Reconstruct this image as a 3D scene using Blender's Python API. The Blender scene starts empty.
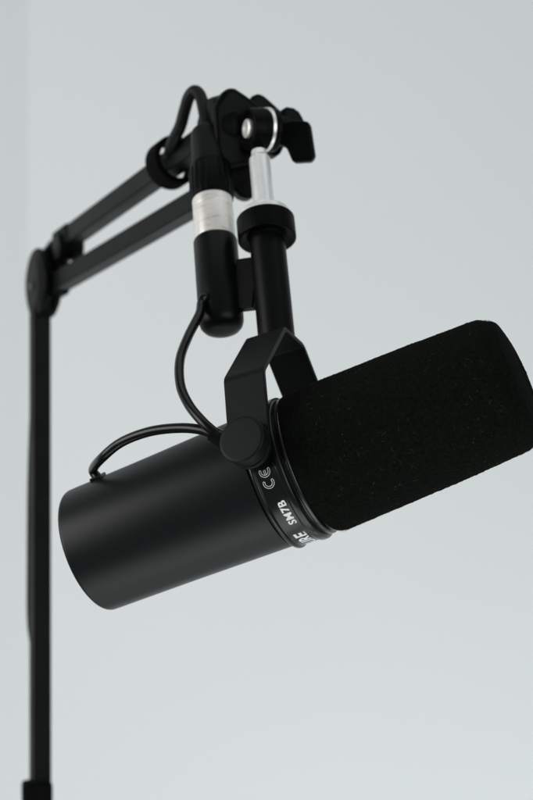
import bpy, bmesh, math, random
from mathutils import Vector, Matrix, noise
random.seed(7)
S = bpy.context.scene
C = S.collection
CAM = Vector((0, 0, 1.30))
F = 1332.5
def at(px, py, d):
    return CAM + Vector(((px-266.5)/F*d, d, (400-py)/F*d))
V = Vector
MM = .001

# ------------------------------------------------------------ materials
def mat(name, col, rough=.5, metal=0, spec=.5, bump=0, bscale=2000, var=0, vscale=60, coat=0, rvar=0, bdist=.0003, detail=4):
    m = bpy.data.materials.new(name); m.use_nodes = True
    n = m.node_tree.nodes; l = m.node_tree.links; b = n['Principled BSDF']
    b.inputs['Base Color'].default_value = (*col, 1)
    b.inputs['Roughness'].default_value = rough
    b.inputs['Metallic'].default_value = metal
    b.inputs['Specular IOR Level'].default_value = spec
    b.inputs['Coat Weight'].default_value = coat
    b.inputs['Coat Roughness'].default_value = .15
    tc = n.new('ShaderNodeTexCoord')
    if var or rvar:
        nz = n.new('ShaderNodeTexNoise'); nz.inputs['Scale'].default_value = vscale
        nz.inputs['Detail'].default_value = 6
        l.new(tc.outputs['Object'], nz.inputs['Vector'])
        if var:
            mx = n.new('ShaderNodeMix'); mx.data_type = 'RGBA'
            mx.inputs['A'].default_value = (*[c*(1-var) for c in col], 1)
            mx.inputs['B'].default_value = (*[min(1, c*(1+var)) for c in col], 1)
            l.new(nz.outputs['Fac'], mx.inputs['Factor'])
            l.new(mx.outputs['Result'], b.inputs['Base Color'])
        if rvar:
            mr = n.new('ShaderNodeMapRange')
            mr.inputs['From Min'].default_value = .3; mr.inputs['From Max'].default_value = .7
            mr.inputs['To Min'].default_value = rough-rvar; mr.inputs['To Max'].default_value = rough+rvar
            l.new(nz.outputs['Fac'], mr.inputs['Value']); l.new(mr.outputs['Result'], b.inputs['Roughness'])
    if bump:
        nb = n.new('ShaderNodeTexNoise'); nb.inputs['Scale'].default_value = bscale
        nb.inputs['Detail'].default_value = detail
        l.new(tc.outputs['Object'], nb.inputs['Vector'])
        bp = n.new('ShaderNodeBump'); bp.inputs['Strength'].default_value = bump
        bp.inputs['Distance'].default_value = bdist
        l.new(nb.outputs['Fac'], bp.inputs['Height']); l.new(bp.outputs['Normal'], b.inputs['Normal'])
    return m
BODY = mat('satin_black_enamel', (.0045, .0060, .0064), .40, spec=.25, bump=.4, bscale=1700, rvar=.025, vscale=800, var=.15, bdist=.0001)
BAND = mat('gloss_black_enamel', (.004, .0045, .0045), .28, spec=.42, bump=.06, bscale=900, rvar=.05, vscale=50)
YOKE = mat('yoke_black_paint', (.0045, .0060, .0058), .46, spec=.16, bump=.25, bscale=1500, rvar=.03, vscale=30, var=.06, bdist=.0001)
TUBE = mat('tube_black_paint', (.0022, .0028, .0028), .38, spec=.14, bump=.15, bscale=1500, rvar=.04, vscale=40, bdist=.0001)
DARK = mat('moulded_black_plastic', (.0016, .0022, .0020), .42, spec=.07, bump=.2, bscale=1200, rvar=.06, vscale=40, bdist=.0001)
FOAM = mat('black_foam', (.0050, .0061, .0048), 1.0, spec=.05, bump=1.0, bscale=1100, var=.95, vscale=700, bdist=.0006, detail=6)
FUZZ = mat('fuzz_fibre', (.018, .021, .017), .9, spec=.1, var=.9, vscale=300)
LINT = mat('lint_fibre', (.11, .11, .095), .9, spec=.1)
RUBB = mat('cable_rubber', (.0016, .0019, .0018), .24, spec=.30, bump=.1, bscale=500, rvar=.05, vscale=60)
RUBM = mat('matte_cable_rubber', (.0030, .0036, .0033), .5, spec=.2, bump=.15, bscale=700, rvar=.05, vscale=60)
ARM = mat('grey_black_powder_coat', (.0042, .0054, .0054), .42, spec=.14, bump=.15, bscale=900, rvar=.05, vscale=30, var=.08, bdist=.0001)
CHROME = mat('chrome', (.93, .94, .94), .26, metal=.35, rvar=.05, vscale=90)
STEEL = mat('brushed_nickel', (.95, .92, .87), .36, metal=.6, rvar=.08, vscale=120, var=.10)
RING = mat('dark_anodised_metal', (.06, .06, .06), .28, metal=.9, rvar=.05, vscale=60)
SHELL = mat('worn_nickel', (.95, .92, .88), .36, metal=.5, rvar=.06, vscale=120)
POLE = mat('black_pole_coat', (.0024, .0033, .0033), .45, spec=.1, bump=.15, bscale=900, rvar=.05, vscale=30)
INK = mat('white_print', (.85, .86, .85), .6)
VELC = mat('velcro', (.0035, .0038, .0036), .85, spec=.05, bump=.7, bscale=1800, bdist=.0004)
# nickel shell gets circumferential streaks
def streaks(m, axis):
    n = m.node_tree.nodes; l = m.node_tree.links; b = n['Principled BSDF']
    tc = n.new('ShaderNodeTexCoord'); dt = n.new('ShaderNodeVectorMath'); dt.operation = 'DOT_PRODUCT'
    dt.inputs[1].default_value = axis; l.new(tc.outputs['Object'], dt.inputs[0])
    sx = n.new('ShaderNodeSeparateXYZ'); l.new(tc.outputs['Object'], sx.inputs[0])
    mu = n.new('ShaderNodeMath'); mu.operation = 'MULTIPLY'; mu.inputs[1].default_value = 5; l.new(dt.outputs['Value'], mu.inputs[0])
    cb = n.new('ShaderNodeCombineXYZ'); l.new(mu.outputs[0], cb.inputs['X']); l.new(sx.outputs['X'], cb.inputs['Y']); l.new(sx.outputs['Y'], cb.inputs['Z'])
    nz = n.new('ShaderNodeTexNoise'); nz.inputs['Scale'].default_value = 110; nz.inputs['Detail'].default_value = 5
    l.new(cb.outputs[0], nz.inputs['Vector'])
    cr = n.new('ShaderNodeValToRGB'); e = cr.color_ramp.elements
    e[0].position = .27; e[0].color = (.62, .54, .47, 1); e[1].position = .42; e[1].color = (.93, .90, .86, 1)
    l.new(nz.outputs['Fac'], cr.inputs['Fac']); l.new(cr.outputs['Color'], b.inputs['Base Color'])
WALL = mat('painted_wall', (.815, .848, .848), .92, spec=.15, bump=.12, bscale=90, var=.012, vscale=2.2, bdist=.001)

# ------------------------------------------------------------ object helpers
def rootloc(p):
    v = V((0, 0, 0))
    while p: v = v+p.location; p = p.parent
    return v
def obj(name, bm, m, parent=None, smooth=35, bevel=0, seg=3, label=None, origin=None):
    bmesh.ops.recalc_face_normals(bm, faces=bm.faces)
    me = bpy.data.meshes.new(name)
    o = bpy.data.objects.new(name, me); C.objects.link(o)
    if origin is None:
        origin = sum((v.co for v in bm.verts), V((0, 0, 0)))/max(1, len(bm.verts))
    if parent:
        o.parent = parent
    o.location = origin-rootloc(parent)
    for v in bm.verts: v.co -= origin
    bm.to_mesh(me); bm.free()
    me.materials.append(m)
    me.shade_smooth(); me.set_sharp_from_angle(angle=math.radians(smooth))
    if bevel:
        b = o.modifiers.new('bevel', 'BEVEL'); b.width = bevel; b.segments = seg
        b.limit_method = 'ANGLE'; b.angle_limit = math.radians(38); b.harden_normals = False
        me.shade_smooth()
        w = o.modifiers.new('wn', 'WEIGHTED_NORMAL')
    if label: o['label'] = label
    return o
def thing(name, label, cat, loc, group=None):
    o = bpy.data.objects.new(name, None); C.objects.link(o); o.location = loc
    o.empty_display_size = .02
    o['label'] = label; o['category'] = cat
    if group: o['group'] = group
    return o
def frame(axis, up=V((0, 0, 1))):
    a = axis.normalized()
    x = up.cross(a)
    if x.length < 1e-4: x = V((1, 0, 0)).cross(a)
    x.normalize(); return a, x, a.cross(x)
def lathe(prof, o, axis, seg=96, bm=None, cap=True, up=V((0, 0, 1)), rad=None):
    """prof: (t mm, r mm) list along the axis"""
    bm = bm or bmesh.new(); a, x, y = frame(axis, up); rings = []
    for t, r in prof:
        ring = []
        for i in range(seg):
            th = 2*math.pi*i/seg
            rr = rad(t, r, th) if rad else r
            ring.append(bm.verts.new(o+a*t*MM+(x*math.cos(th)+y*math.sin(th))*rr*MM))
        rings.append(ring)
    for A, B in zip(rings, rings[1:]):
        for i in range(seg):
            bm.faces.new((A[i], A[(i+1) % seg], B[(i+1) % seg], B[i]))
    if cap:
        bm.faces.new(rings[0]); bm.faces.new(rings[-1])
    return bm
def fillet(pts, k=6):
    """round corners of a lathe profile: (t,r,radius)"""
    out = []
    for i, p in enumerate(pts):
        rad = p[2] if len(p) > 2 else 0
        if not rad or i in (0, len(pts)-1): out.append((p[0], p[1])); continue
        P = V((p[0], p[1])); A = V(pts[i-1][:2])-P; B = V(pts[i+1][:2])-P
        r = min(rad, A.length*.49, B.length*.49)
        a = P+A.normalized()*r; b = P+B.normalized()*r
        for j in range(k+1):
            u = j/k; q = a*(1-u)**2+P*2*u*(1-u)+b*u*u
            out.append((q.x, q.y))
    return out
def spline(pts, n=14):
    out = []; P = [pts[0]*2-pts[1]]+pts+[pts[-1]*2-pts[-2]]
    for i in range(1, len(P)-2):
        for j in range(n):
            t = j/n; a, b, c, d = P[i-1], P[i], P[i+1], P[i+2]
            out.append(.5*((2*b)+(c-a)*t+(2*a-5*b+4*c-d)*t*t+(3*b-a-3*c+d)*t**3))
    out.append(pts[-1]); return out
def cable(pts, r, seg=20, bm=None, n=14):
    bm = bm or bmesh.new(); P = spline(pts, n); rings = []
    tan = (P[1]-P[0]).normalized(); nrm = tan.orthogonal().normalized()
    for i, p in enumerate(P):
        t = (P[min(i+1, len(P)-1)]-P[max(i-1, 0)]).normalized()
        nrm = (nrm-t*nrm.dot(t)).normalized(); b = t.cross(nrm)
        rings.append([bm.verts.new(p+(nrm*math.cos(2*math.pi*k/seg)+b*math.sin(2*math.pi*k/seg))*r*MM) for k in range(seg)])
    for A, B in zip(rings, rings[1:]):
        for i in range(seg): bm.faces.new((A[i], A[(i+1) % seg], B[(i+1) % seg], B[i]))
    bm.faces.new(rings[0]); bm.faces.new(rings[-1]); return bm
def boxbar(p0, p1, w, h, up=V((0, 0, 1)), bm=None, roll=0, w2=None):
    """square bar between two points, w across, h along up (mm)"""
    bm = bm or bmesh.new(); a, x, y = frame(p1-p0, up)
    if roll:
        R = Matrix.Rotation(roll, 3, a); x = R@x; y = R@y
    vs = []
    for p in (p0, p1):
        for sx, sy in ((-1, -1), (1, -1), (1, 1), (-1, 1)):
            vs.append(bm.verts.new(p+x*sx*w/2*MM+y*sy*h/2*MM))
    for f in ((0, 1, 2, 3), (7, 6, 5, 4), (0, 4, 5, 1), (1, 5, 6, 2), (2, 6, 7, 3), (3, 7, 4, 0)):
        bm.faces.new([vs[i] for i in f])
    return bm
def prism(pix, d, th, bm=None, tilt=0):
    """outline (pixel positions at distance d) given real thickness th mm; tilt turns it about z"""
    bm = bm or bmesh.new()
    P = [at(x, y, d) for x, y in pix]; c = sum(P, V((0, 0, 0)))/len(P)
    R = Matrix.Rotation(tilt, 3, 'Z'); nrm = R@V((0, 1, 0))
    P = [c+R@(p-c) for p in P]
    A = [bm.verts.new(p-nrm*th/2*MM) for p in P]; B = [bm.verts.new(p+nrm*th/2*MM) for p in P]
    bm.faces.new(A); bm.faces.new(B[::-1]); n = len(A)
    for i in range(n): bm.faces.new((A[i], B[i], B[(i+1) % n], A[(i+1) % n]))
    return bm

# ------------------------------------------------------------ axes of the microphone
tilt = math.radians(15); sl = math.atan(.409)
a = V((math.cos(tilt)*math.cos(sl), -math.sin(tilt), math.cos(tilt)*math.sin(sl)))     # mic axis, towards the foam
slf = math.atan(.428)
af = V((math.cos(tilt)*math.cos(slf), -math.sin(tilt), math.cos(tilt)*math.sin(slf)))  # foam sags a little off the axis
MC = at(281, 475.7, .637)                                                                # axis point at the printed band
u = V((-.080, .43, .90)).normalized(); streaks(SHELL, u)                                                  # stem, up
p = V((.45, .82, -.37)); p = (p-u*p.dot(u)).normalized()                             # swivel axis, away from camera
q = p.cross(u).normalized()
if q.x < 0: q = -q
O = MC-a*4*MM+u*.6*MM+q*8.5*MM                                                          # swivel centre

mic = thing('microphone', 'large black studio microphone with foam windscreen, hanging tilted from the boom arm', 'microphone', O)

# body shell
body = fillet([(-103.4, 20), (-103.4, 26, .6), (-105.6, 26.6, .6), (-105.6, 31.7, 2.2), (-60, 32.3), (-5.2, 33.4, .4), (-4.8, 32.6), (-3, 32.4)])
b_o = obj('body_shell', lathe(body, MC, a, 160), BODY, mic, 40, origin=MC-a*.05)
# printed band, ridge and metal groove
band = fillet([(-3.9, 30), (-3.9, 35.0, .5), (-3.1, 35.6, .5), (-2.0, 35.6, .5), (-1.5, 34.7, .4), (-1.0, 34.65), (7.4, 34.8), (7.9, 34.9), (8.5, 35.6, .5), (9.8, 35.8, .6), (11.6, 35.6, .6), (12.1, 34.6, .4), (12.1, 31)])
bd = obj('printed_band', lathe(band, MC, a, 160), BAND, mic, 30)
gr = fillet([(12, 29), (12.2, 33.2), (13.2, 33.2, .3), (13.6, 34.4, .5), (15.2, 34.4, .5), (15.8, 32.6, .3), (18, 32.4)])
obj('grille_ring', lathe(gr, MC, a, 160), RING, mic, 30)

# lettering on the band, reading upwards
a_, ex, ey = frame(a, V((0, 0, 1)))
cdir = -(V((0, 1, 0))-a*a.dot(V((0, 1, 0)))).normalized()      # towards the camera side
ddir = cdir.cross(a)                                           # downwards
if ddir.z > 0: ddir = -ddir
def wrap(x, y, th0, R, tc, z=0):
    th = math.radians(th0)-x/R
    return MC+a*(tc-y)*MM+(cdir*math.cos(th)+ddir*math.sin(th))*(R+z)*MM
def text_mesh(s, size, off, th0, tc, R=34.72, space=1.0, sx=1.0, shear=0):
    cu = bpy.data.curves.new('t', 'FONT'); cu.body = s; cu.size = size; cu.offset = off
    cu.space_character = space; cu.resolution_u = 4; cu.shear = shear
    to = bpy.data.objects.new('t', cu); C.objects.link(to)
    dg = bpy.context.evaluated_depsgraph_get()
    me = bpy.data.meshes.new_from_object(to.evaluated_get(dg))
    bm = bmesh.new(); bm.from_mesh(me)
    bpy.data.objects.remove(to); bpy.data.curves.remove(cu); bpy.data.meshes.remove(me)
    bmesh.ops.triangulate(bm, faces=bm.faces)
    for _ in range(2):
        es = [e for e in bm.edges if e.calc_length() > .9]
        if es: bmesh.ops.subdivide_edges(bm, edges=es, cuts=1)
        bmesh.ops.triangulate(bm, faces=bm.faces)
    W = max(v.co.x for v in bm.verts)*sx; H = max(v.co.y for v in bm.verts)
    for v in bm.verts: v.co = wrap(v.co.x*sx, v.co.y-H/2, th0, R, tc, .06)
    return bm, W
def text_obj(name, *args, **k):
    bm, W = text_mesh(*args, **k); print(name, 'width', W)
    return obj(name, bm, INK, bd)
text_obj('model_lettering', 'SM7B', 5.3, .16, 37.2, 4.6, sx=1.06, space=1.10)
text_obj('maker_lettering', 'SHURE', 8.6, .28, 93.5, 3.9, sx=1.0, space=1.06, shear=.05)
def ribbon(bm, pts, w, th0, tc, closed=True):
    n = len(pts); L = []; Rr = []
    for i in range(n):
        pp = V(pts[i-1] if (i or closed) else pts[i]); pn = V(pts[(i+1) % n])
        t = (pn-pp).normalized(); nn = V((-t.y, t.x)); P = V(pts[i])
        for lst, s in ((L, 1), (Rr, -1)):
            Q = P+nn*w/2*s; lst.append(bm.verts.new(wrap(Q.x, Q.y, th0, 34.72, tc, .06)))
    for i in range(n if closed else n-1):
        j = (i+1) % n; bm.faces.new((L[i], L[j], Rr[j], Rr[i]))
bm = bmesh.new()
def arc_outline(cx, r1, r2, a0=50, a1=310):
    A = [math.radians(a0+(a1-a0)*i/20) for i in range(21)]
    return [(cx+r2*math.cos(t), r2*math.sin(t)) for t in A]+[(cx+r1*math.cos(t), r1*math.sin(t)) for t in reversed(A)]
ribbon(bm, arc_outline(2.6, 1.7, 2.6, 62, 298), .22, 2.5, 3.1)
ribbon(bm, arc_outline(8.0, 1.7, 2.6, 62, 298), .22, 2.5, 3.1)
ribbon(bm, [(6.4, .38), (8.6, .38), (8.6, -.38), (6.4, -.38)], .22, 2.5, 3.1)
obj('approval_mark', bm, INK, bd)

# foam windscreen
FB = at(316.5, 461.5, .6335)     # base centre on foam axis
def foamrad(t, r, th):
    return r
fp = []
ctrl = [(-1.2, 30.0, 1), (-1.2, 34.6, .8), (2, 35.3), (60, 33.9), (90.5, 32.4), (95.5, 32.0, 1.2), (102.8, 28.0, 2.0), (105.6, 17, 6), (106.4, .5)]
fpts = fillet(ctrl, 8)
dense = []
for A, B in zip(fpts, fpts[1:]):
    L = math.hypot(B[0]-A[0], B[1]-A[1]); k = max(1, int(L/.55))
    for j in range(k): dense.append((A[0]+(B[0]-A[0])*j/k, A[1]+(B[1]-A[1])*j/k))
dense.append(fpts[-1])
bm = lathe(dense, FB, af, 400)
for v in bm.verts:
    w = v.co*1000
    n1 = noise.noise(w*.9); n2 = noise.noise(w*1.9+V((9, 3, 1))); n3 = noise.noise(w*.12)
    rel = v.co-FB; ax = rel.dot(af); rad = (rel-af*ax)
    d = rad.normalized() if rad.length > .012 else af
    v.co += d*(n1*.28+n2*.22+n3*.12)*MM
for v in bm.verts:                                  # the soft base edge sits pulled back over the ring
    rel = v.co-FB; ax = rel.dot(af)*1000; rd = rel-af*rel.dot(af)
    w = max(0, 1-max(0, ax)/22); nn = rd.normalized() if rd.length > 1e-5 else cdir
    v.co += af*w*MM*(-3.6*max(0, nn.dot(cdir))+1.0*max(0, nn.dot(ddir))-1.2*max(0, -nn.dot(ddir)))
foam = obj('foam_windscreen', bm, FOAM, mic, 60)
# lint and fuzz caught in the foam
bm = bmesh.new()
def fibre(t, th, L, w, curl, lift):
    a1, x1, y1 = frame(af)
    r = 35.6-(t-2)*.036
    pts = []; ang = random.random()*6.28; x = t; y = th*r
    for i in range(7):
        ang += random.uniform(-curl, curl); x += math.cos(ang)*L/6; y += math.sin(ang)*L/6
        rr = r+.15+lift*math.sin(i/6*3.14)
        pts.append(FB+af*x*MM+(x1*math.cos(y/r)+y1*math.sin(y/r))*rr*MM)
    for A, B in zip(pts, pts[1:]):
        s = (B-A).cross(CAM-A).normalized()*w/2*MM
        z = (B-A).cross(s).normalized()*w/2*MM
        vs = [bm.verts.new(P) for P in (A-s, A+s, A+z, B-s, B+s, B+z)]
        for f in ((0, 1, 4, 3), (1, 2, 5, 4), (2, 0, 3, 5)): bm.faces.new([vs[i] for i in f])
for _ in range(380):
    fibre(random.uniform(8, 96), random.uniform(0, 6.28), random.uniform(.4, 2.2), random.uniform(.03, .07), 1.2, random.uniform(.1, .4))
for (ct, cth) in ((45, 3.6), (50, 3.7), (62, 4.6), (66, 4.7), (28, 3.3), (58, 4.55), (70, 4.8)):
    for _ in range(6):
        fibre(ct+random.gauss(0, 7), cth+random.gauss(0, .25), random.uniform(.8, 3.2), random.uniform(.03, .055), 1.1, .4)
lint = obj('lint', bm, LINT, foam); lint['kind'] = 'stuff'
bm = bmesh.new()
a1, x1, y1 = frame(af)
for _ in range(42000):
    t = random.uniform(0, 101); th = random.uniform(0, 6.283); r = 35.6-(t-2)*.036
    if t > 95: r -= (t-95)*.42
    nrm = x1*math.cos(th)+y1*math.sin(th)
    P = FB+af*t*MM+nrm*(r-.25)*MM
    T = (nrm+V((random.gauss(0, .5), random.gauss(0, .5), random.gauss(0, .5)))).normalized()*random.uniform(.3, .85)*MM
    s = T.orthogonal().normalized()*.05*MM
    s = Matrix.Rotation(random.random()*6.28, 3, T.normalized())@s
    bm.faces.new([bm.verts.new(P-s), bm.verts.new(P+s), bm.verts.new(P+T)])
for _ in range(9000):
    rr = 31.5*math.sqrt(random.random()); th = random.uniform(0, 6.283)
    if 25 < rr < 29.6: continue
    tt = 95.0+(32-rr)*1.8 if rr > 28 else (102.2+(28-rr)*.25 if rr > 17 else 104.9+(17-rr)*.05)
    P = FB+af*(tt-.2)*MM+(x1*math.cos(th)+y1*math.sin(th))*rr*MM
    T = (af+V((random.gauss(0, .5), random.gauss(0, .5), random.gauss(0, .5)))).normalized()*random.uniform(.3, .85)*MM
    s = Matrix.Rotation(random.random()*6.28, 3, T.normalized())@(T.orthogonal().normalized()*.05*MM)
    bm.faces.new([bm.verts.new(P-s), bm.verts.new(P+s), bm.verts.new(P+T)])
fz = obj('foam_fuzz', bm, FUZZ, foam); fz['kind'] = 'stuff'

# yoke: bent flat strip in the (p,u) plane, width along q
hw = 10.4; th = 2.6
path = [(-41, -1), (-41, 35.5), (-12, 70), (9.5, 70), (41, 35.5), (41, -1)]
def offs(path, d):
    out = []
    for i, P in enumerate(path):
        P = V(P); n = []
        if i > 0: e = (P-V(path[i-1])).normalized(); n.append(V((e.y, -e.x)))
        if i < len(path)-1: e = (V(path[i+1])-P).normalized(); n.append(V((e.y, -e.x)))
        m = sum(n, V((0, 0))).normalized(); out.append(P+m*d/m.dot(n[0]))
    return out
def rnd(path, r, k=5):
    out = [V(path[0])]
    for i in range(1, len(path)-1):
        P = V(path[i]); A = (V(path[i-1])-P).normalized(); B = (V(path[i+1])-P).normalized()
        for j in range(k+1):
            s = j/k; out.append((P+A*r)*(1-s)**2+P*2*s*(1-s)+(P+B*r)*s*s)
    out.append(V(path[-1])); return out
path = rnd(path, 2.2)
outer = offs(path, -th/2); inner = offs(path, th/2)
bm = bmesh.new(); rows = []
for A, B in zip(outer, inner):
    rows.append([bm.verts.new(O+(p*P.x+u*P.y+q*s*hw)*MM) for P, s in ((A, -1), (A, 1), (B, 1), (B, -1))])
for A, B in zip(rows, rows[1:]):
    for i in range(4): bm.faces.new((A[i], A[(i+1) % 4], B[(i+1) % 4], B[i]))
bm.faces.new(rows[0]); bm.faces.new(rows[-1])
# round eye at each foot of the strip
for s in (-1, 1):
    lathe([(-1.25, 10.3), (1.25, 10.3)], O+(p*41*s-u*1)*MM, p, 48, bm)
yoke = obj('yoke', bm, YOKE, mic, 30, bevel=.0004, seg=2, label='angular black bracket holding the microphone')
for s in (-1, 1):
    prof = fillet([(0, 0.5), (0, 10.8, .5), (7.2, 11.2, 1.1), (7.6, 9.9, .3), (7.6, .5)])
    obj('swivel_knob', lathe(prof, O+p*s*42.4*MM, p*s, 72), YOKE, mic, 35)
    prof = [(0, 7.5), (12, 7.5)]
    obj('swivel_pin', lathe(prof, O+p*s*28*MM, p*s, 40), DARK, mic, 35)
# stem above the yoke
Bp = O+u*71.4*MM-q*.0*MM
stem = obj('stem', lathe(fillet([(-.0, 7.9), (0, 9.3, .3), (61, 9.3)]), Bp, u, 80), TUBE, mic, 35)
def knurl(t, r, th): return r+(.05*abs(math.sin(th*24)) if r > 14.4 else 0)
nut = obj('locking_nut', lathe(fillet([(58.5, 8), (60.0, 9.8, .2), (61, 10.1, .4), (59.7, 13.6, .3), (59.7, 15.2, .9), (72.4, 15.2, 1.0), (72.4, 9)]), Bp, u, 288, rad=knurl), DARK, mic, 35)
# connector housing beside the stem, joined by a web
Tp = Bp-q*30.0*MM+u*2.4*MM
hs = [(12.2, .3), (12.3, 4), (12.8, 7), (14.0, 9.4), (15.8, 10.9), (18.3, 11.6), (20.5, 11.7), (66.5, 11.7), (67.2, 11.4), (67.2, 9.8), (60, 9.8)]
house = obj('connector_housing', lathe(hs, Tp, u, 80), TUBE, mic, 40)
wa = Bp-q*8*MM; wb = Tp+q*9.6*MM
bm = boxbar(wa+u*36.5*MM, wb+u*36.5*MM, 5.0, 29, up=u)
obj('web_plate', bm, TUBE, mic, bevel=.0006)
# lower screw of the yoke top
# mic cable: housing to swivel, swivel to rear shell
cp = [Tp+u*27*MM-p*8.5*MM-q*1*MM, Tp+u*28*MM-p*12.4*MM-q*2.2*MM, Tp+u*24*MM-p*13.4*MM-q*4*MM, at(199.5, 314, .672), at(188, 337, .658), at(180, 360, .642), at(180.5, 385, .628), at(189, 405, .617), at(202, 421, .609), at(214, 432, .606), at(224, 440, .606)]
c1 = obj('signal_cable', cable(cp, 2.35, 20), RUBB, mic, 60)
obj('cable_grommet', lathe(fillet([(0, 4.0), (1.8, 3.8, .5), (2.2, 2.0)]), Tp+u*27*MM-p*9.6*MM-q*1*MM, -p, 32), RUBB, mic)
th_s = math.radians(-86)
rearpt = MC-a*86.5*MM+(cdir*math.cos(th_s)+ddir*math.sin(th_s))*31.8*MM
up_s = (cdir*math.cos(th_s)+ddir*math.sin(th_s))
cp = [rearpt, rearpt+up_s*5*MM-a*.6*MM, at(103, 457, .640), at(122, 442, .634), at(150, 431.5, .626), at(180, 428, .617), at(202, 430, .610), at(214, 435, .607), at(224, 441, .607)]
obj('signal_cable', cable(cp, 2.35, 20), RUBB, mic, 60)
obj('cable_grommet', boxbar(rearpt-up_s*.8*MM, rearpt+up_s*1.6*MM, 7.4, 6.6, up=a), RUBB, mic, bevel=.0005)
obj('cable_clip', lathe(fillet([(0, 3.4), (7, 4.4, .8), (9, 3.5, .5), (9, .5)]), at(211, 433, .607), at(226, 442, .607)-at(211, 433, .607), 32), RUBB, mic)

# ------------------------------------------------------------ XLR cable with plug
xl = thing('plug_cable', 'black cable with a silver-shelled plug pushed into the microphone connector housing', 'cable', Tp+u*67*MM)
sh = fillet([(62, 9.2), (67.6, 9.3), (68.0, 10.9, .3), (86.2, 10.9, .3), (86.5, 10.6), (87.3, 10.6), (87.6, 10.9, .2), (94.5, 10.9, .4), (95, 9.0)])
obj('plug_shell', lathe(sh, Tp, u, 96), SHELL, xl, 35)
def rib(t, r, th): return r+(.45*max(0, math.sin(th*22))**.6 if r > 10.4 and 96 < t < 113 else 0)
obj('grip_ring', lathe(fillet([(92.6, 9), (92.8, 11.4, .5), (96.2, 11.7), (96.6, 11.7), (98, 11.7), (112, 11.3), (113, 10.9), (115.5, 10.8, .8), (116, 8.5)]), Tp, u, 352, rad=rib), DARK, xl, 40)
obj('strain_boot', lathe(fillet([(115, 8.4), (115.2, 9.3, .5), (138, 8.8, 1.8), (141, 6.2, 1.5), (143, 4.6, .6), (143.5, 3.0)]), Tp-q*.5*MM, u, 64), RUBM, xl, 40)
bt = Tp+u*141*MM-q*.5*MM
UA0 = at(214, 133, .752); UA1 = at(62, 243, .935)          # upper arm axis
LA0 = at(243, 175, .748); LA1 = at(50, 288, .945)          # lower arm axis
PT = at(40, 284, .950); PB = at(40.5, 1120, .915)
cp = [bt, bt+u*7*MM, at(201, 97.5, .752), at(195, 91, .757), at(189, 97, .760), at(184.5, 111, .764), at(180, 127, .768), at(172, 144, .777)]
n_arm = (UA1-UA0).normalized()
for f in (.35, .5, .7, .88): cp.append(UA0.lerp(UA1, f)+V((0.004, .0085, .0005)))
cp += [PT+V((.004, .02, .028)), PT+V((-.002, .024, -.01)), at(38, 350, .97), at(34.5, 410, .955), at(32.2, 480, .948), at(31.6, 560, .945), at(31.8, 620, .944), at(35.5, 655, .945), at(37, 720, .942), at(36, 770, .938), at(37, 860, .94), at(38, 1000, .93)]
obj('cable', cable(cp, 3.5, 20, n=10), RUBM, xl, 60)

# ------------------------------------------------------------ boom arm
boom = thing('boom_arm', 'blurred black twin-tube boom arm on a vertical pole left of the microphone', 'boom arm', PB)
obj('arm_tube', boxbar(UA0, UA1, 12, 12.5), ARM, boom, bevel=.0009)
obj('arm_tube', boxbar(LA0, LA1, 12, 12.5), ARM, boom, bevel=.0009)
obj('pole', boxbar(PB, PT, 12.6, 12.6, up=V((.45, -.9, 0))), POLE, boom, bevel=.0012)
k = V((.90, .43, 0)).normalized()
# elbow
EC = at(44, 284, .950)
bm = lathe(fillet([(-9, .5), (-9, 17, 2), (-6.5, 25.2, 3), (-3.6, 25.6, 1), (-3.4, 20)]), EC, k, 64)
cheek1 = obj('elbow_cheek', bm, DARK, boom, 35)
obj('elbow_cheek', lathe(fillet([(2.5, 20), (2.6, 23.5, 1), (6, 23, 2), (8, 17, 1), (8, .5)]), EC+V((0, 0, -.001)), k, 64), DARK, boom, 35)
obj('elbow_core', lathe([(-4, 19), (3, 19)], EC, k, 48), DARK, boom)
obj('elbow_bolt', lathe(fillet([(-10.2, .5), (-10.2, 2.8, .5), (-8.6, 3.2)]), EC+V((0, 0, -.002)), k, 24), RING, boom)
bm = boxbar(UA0.lerp(UA1, .89), UA0.lerp(UA1, 1.01), 14.5, 15.5)
obj('hinge_bracket', bm, DARK, boom, bevel=.003)
obj('hinge_bracket', lathe(fillet([(-9, .5), (-9, 9.5, 1.5), (9, 9.5, 1.5), (9, .5)]), UA0.lerp(UA1, .95)+V((0, 0, -.006)), k, 32), DARK, boom)
obj('hinge_bracket', boxbar(LA0.lerp(LA1, .93), LA0.lerp(LA1, 1.02), 15, 17), DARK, boom, bevel=.003)

obj('elbow_plate', prism([(38, 256), (52, 240), (60, 232), (70, 230), (72, 250), (66, 268), (62, 288), (58, 306), (48, 318), (38, 310)], .948, 14, tilt=math.radians(24)), DARK, boom, bevel=.003)
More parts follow.
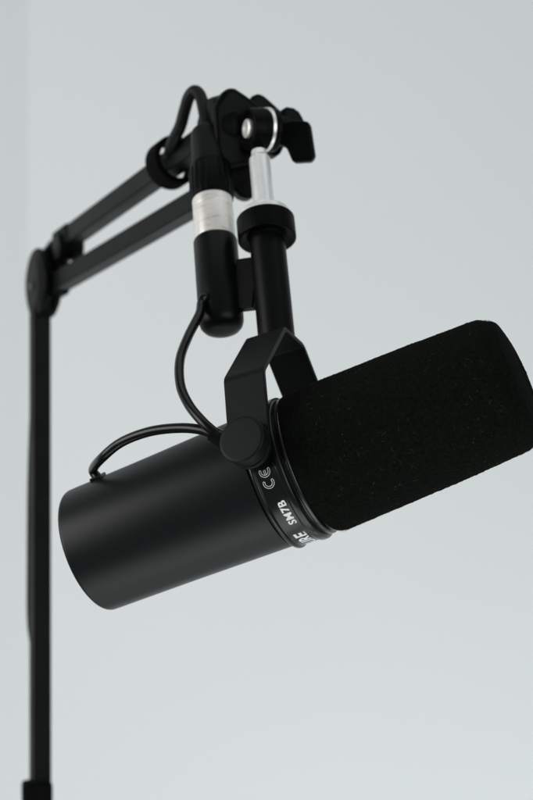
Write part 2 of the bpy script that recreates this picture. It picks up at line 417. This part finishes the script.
# head where the arm meets the microphone stud
HB = V((.0, .0, .0))
drum = fillet([(-10, .5), (-10, 12, 2), (-8.5, 17.5, 2), (-1, 20.2, 2), (4, 20.2, 1), (5, 13, 2), (5, .5)])
obj('head_bracket', lathe(drum, at(222, 131, .745), k, 72), DARK, boom, 50)
obj('head_bracket', prism([(219, 96), (226, 90.5), (232, 91.5), (243, 98), (268, 115), (275, 135), (266, 152), (250, 166), (226, 172), (212, 160), (209, 112)], .738, 19, tilt=math.radians(14)), DARK, boom, bevel=.0055, seg=5)
obj('head_bracket', prism([(222, 155), (258, 150), (258, 186), (253, 198), (246, 201), (238, 198), (226, 186)], .745, 14, tilt=math.radians(10)), DARK, boom, bevel=.0025, seg=4)
def kl(prof, px, py, d, name, m, seg=64, sm=35):
    return obj(name, lathe(fillet(prof), at(px, py, d), k, seg), m, boom, sm)
kl([(-2, .5), (-2, 8.5, .3), (-3.4, 9.2, .5), (-3.4, 11.2, 1), (5, 12.4, 1), (5, .5)], 252.5, 129.5, .722, 'pivot_boss', DARK)
obj('pivot_bolt', lathe(fillet([(-3.6, .5), (-4.4, 3.2, .5), (-3.9, 5.1, .3), (-1.5, 5.2)]), at(252.5, 129, .722), k, 32), STEEL, boom, 50)
# far cheek plate, washer, knob boss
obj('clamp_plate', prism([(247, 104), (250, 98.5), (256, 95.5), (262, 98), (272, 106), (284, 116), (286, 140), (279, 154), (274, 158.5), (262, 152), (252, 130)], .748, 12, tilt=math.radians(14)), DARK, boom, bevel=.0018)
kl([(-1.3, 8.6), (-1.3, 11.8, .3), (1.3, 12.0, .3), (1.3, 8.6)], 265.5, 129.5, .724, 'clamp_washer', STEEL)
kl([(-1.3, 3), (-1.3, 10.8, .6), (1.6, 11.4, .6), (1.6, 3)], 262.6, 129.5, .722, 'clamp_washer', DARK)
kl([(0, .5), (0, 11.6, .6), (3.5, 11.8, 1), (5, 9.5, .5), (5, .5)], 268.4, 130, .7255, 'clamp_washer', DARK)
# wing knob
wk = kl([(-3, .5), (-3, 8.5, .5), (4, 8.3, 1.5), (9, 6.5, 1), (12, 6, 1), (12, .5)], 277, 130.5, .728, 'wing_knob', DARK)
obj('wing', prism([(283, 123), (292, 120.5), (304, 121.5), (309.5, 123), (311.3, 127), (315.6, 156), (314.6, 160), (311, 162.6), (296, 163), (292.5, 161), (286.5, 147), (280, 145)], .722, 7, tilt=math.radians(-10)), DARK, wk, bevel=.0016, seg=4)
obj('wing', prism([(280, 116), (281, 110), (285, 108), (292, 108.6), (298, 112), (302.5, 119), (304, 127), (284, 130)], .736, 7, tilt=math.radians(20)), DARK, wk, bevel=.0016, seg=4)
# chrome stud
obj('threaded_stud', lathe(fillet([(70, 13.4), (75.8, 13.4, .8), (77.2, 11.5, .5), (77.6, 5.8, .3), (80, 5.8), (110.5, 5.7, .6), (112.5, 4.4, .4), (115.5, 4.2)]), Bp, u, 64), CHROME, boom, 35)

# strap round the upper arm
SC = UA0.lerp(UA1, .235)
st_ = thing('cable_strap', 'black hook-and-loop strap looped round upper arm tube and cable near the plug', 'strap', SC, 'hook-and-loop cable straps')
bm = lathe(fillet([(-7, 11.6), (-7, 15.0, 1), (7, 15.0, 1), (7, 11.6), (-7, 11.6)]), SC+V((0, .003, .001)), n_arm, 64, cap=False)
obj('strap_loop', bm, VELC, st_, smooth=50)
obj('strap_end', boxbar(SC+V((-.002, .0, .0125)), SC+V((.0045, -.001, .0105)), 7, 2.2, up=V((0, 0, 1))), VELC, st_, bevel=.0004)
SP = at(38, 830, .925)
st2 = thing('cable_strap', 'black strap wrapped round the pole and cable at the bottom left corner', 'strap', SP, 'hook-and-loop cable straps')
bm = boxbar(at(37, 781, .925), at(37.6, 900, .925), 20.5, 15.5, up=V((.25, -.9, 0)))
obj('strap_loop', bm, VELC, st2, bevel=.003, seg=4)

# ------------------------------------------------------------ walls behind
def slab(name, A, B, z0, z1, t):
    bm = bmesh.new(); d = (B-A).normalized(); nn = V((-d.y, d.x, 0))*t
    base = [A, B, B+nn, A+nn]; vs = [bm.verts.new(V((P.x, P.y, z))) for z in (z0, z1) for P in base]
    for f in ((0, 1, 2, 3), (7, 6, 5, 4), (0, 4, 5, 1), (1, 5, 6, 2), (2, 6, 7, 3), (3, 7, 4, 0)): bm.faces.new([vs[i] for i in f])
    o = obj(name, bm, WALL); o['kind'] = 'structure'; return o
WD = 2.2; cx = (28-266.5)/F*WD
slab('wall', V((cx, WD, 0)), V((3.2, WD, 0)), -.4, 3.4, .12)
slab('wall_left', V((cx-2.6, WD-.95, 0)), V((cx, WD, 0)), -.4, 3.4, .12)

# ------------------------------------------------------------ light
W = bpy.data.worlds.new('World'); S.world = W; W.use_nodes = True
bg = W.node_tree.nodes['Background']; bg.inputs['Color'].default_value = (.92, .97, 1, 1); bg.inputs['Strength'].default_value = .15
def area(name, loc, look, sx, sy, power, col=(1, 1, 1)):
    l = bpy.data.lights.new(name, 'AREA'); l.shape = 'RECTANGLE'; l.size = sx; l.size_y = sy; l.energy = power; l.color = col
    o = bpy.data.objects.new(name, l); C.objects.link(o); o.location = loc
    o.rotation_euler = (V(look)-V(loc)).to_track_quat('-Z', 'Y').to_euler(); return o
area('window_light', (-2.1, .1, 1.7), (0, 1.0, 1.3), 1.3, 1.5, 30, (1, .985, .97))
area('ceiling_light', (.3, .7, 3.0), (.3, 1.0, 1.0), 2.2, 1.2, 6, (.96, 1, 1))
area('floor_bounce', (.3, .35, .0), (.3, 1.0, 1.2), 1.9, .9, 11, (.97, 1, 1))
area('low_wall_fill', (.55, 1.35, -.15), (.3, 2.2, .75), 2.2, .5, 6, (.97, 1, 1))  # added fill below the frame, brightens the lower wall
area('front_fill', (1.5, -1.5, 1.7), (.1, .9, 1.25), 2.2, 1.8, 30, (.97, 1, 1))  # added soft fill behind the camera, lifts the metal and the foam front

# ------------------------------------------------------------ camera
cd = bpy.data.cameras.new('camera'); cam = bpy.data.objects.new('camera', cd); C.objects.link(cam)
cam.location = CAM; cam.rotation_euler = (math.pi/2, 0, 0)
cd.sensor_fit = 'HORIZONTAL'; cd.sensor_width = 24; cd.lens = 60; cd.clip_start = .02; cd.clip_end = 100
cd.dof.use_dof = True; cd.dof.focus_distance = .612; cd.dof.aperture_fstop = 8.5
S.camera = cam
S.view_settings.view_transform = 'Standard'; S.view_settings.look = 'None'
S.view_settings.exposure = 0
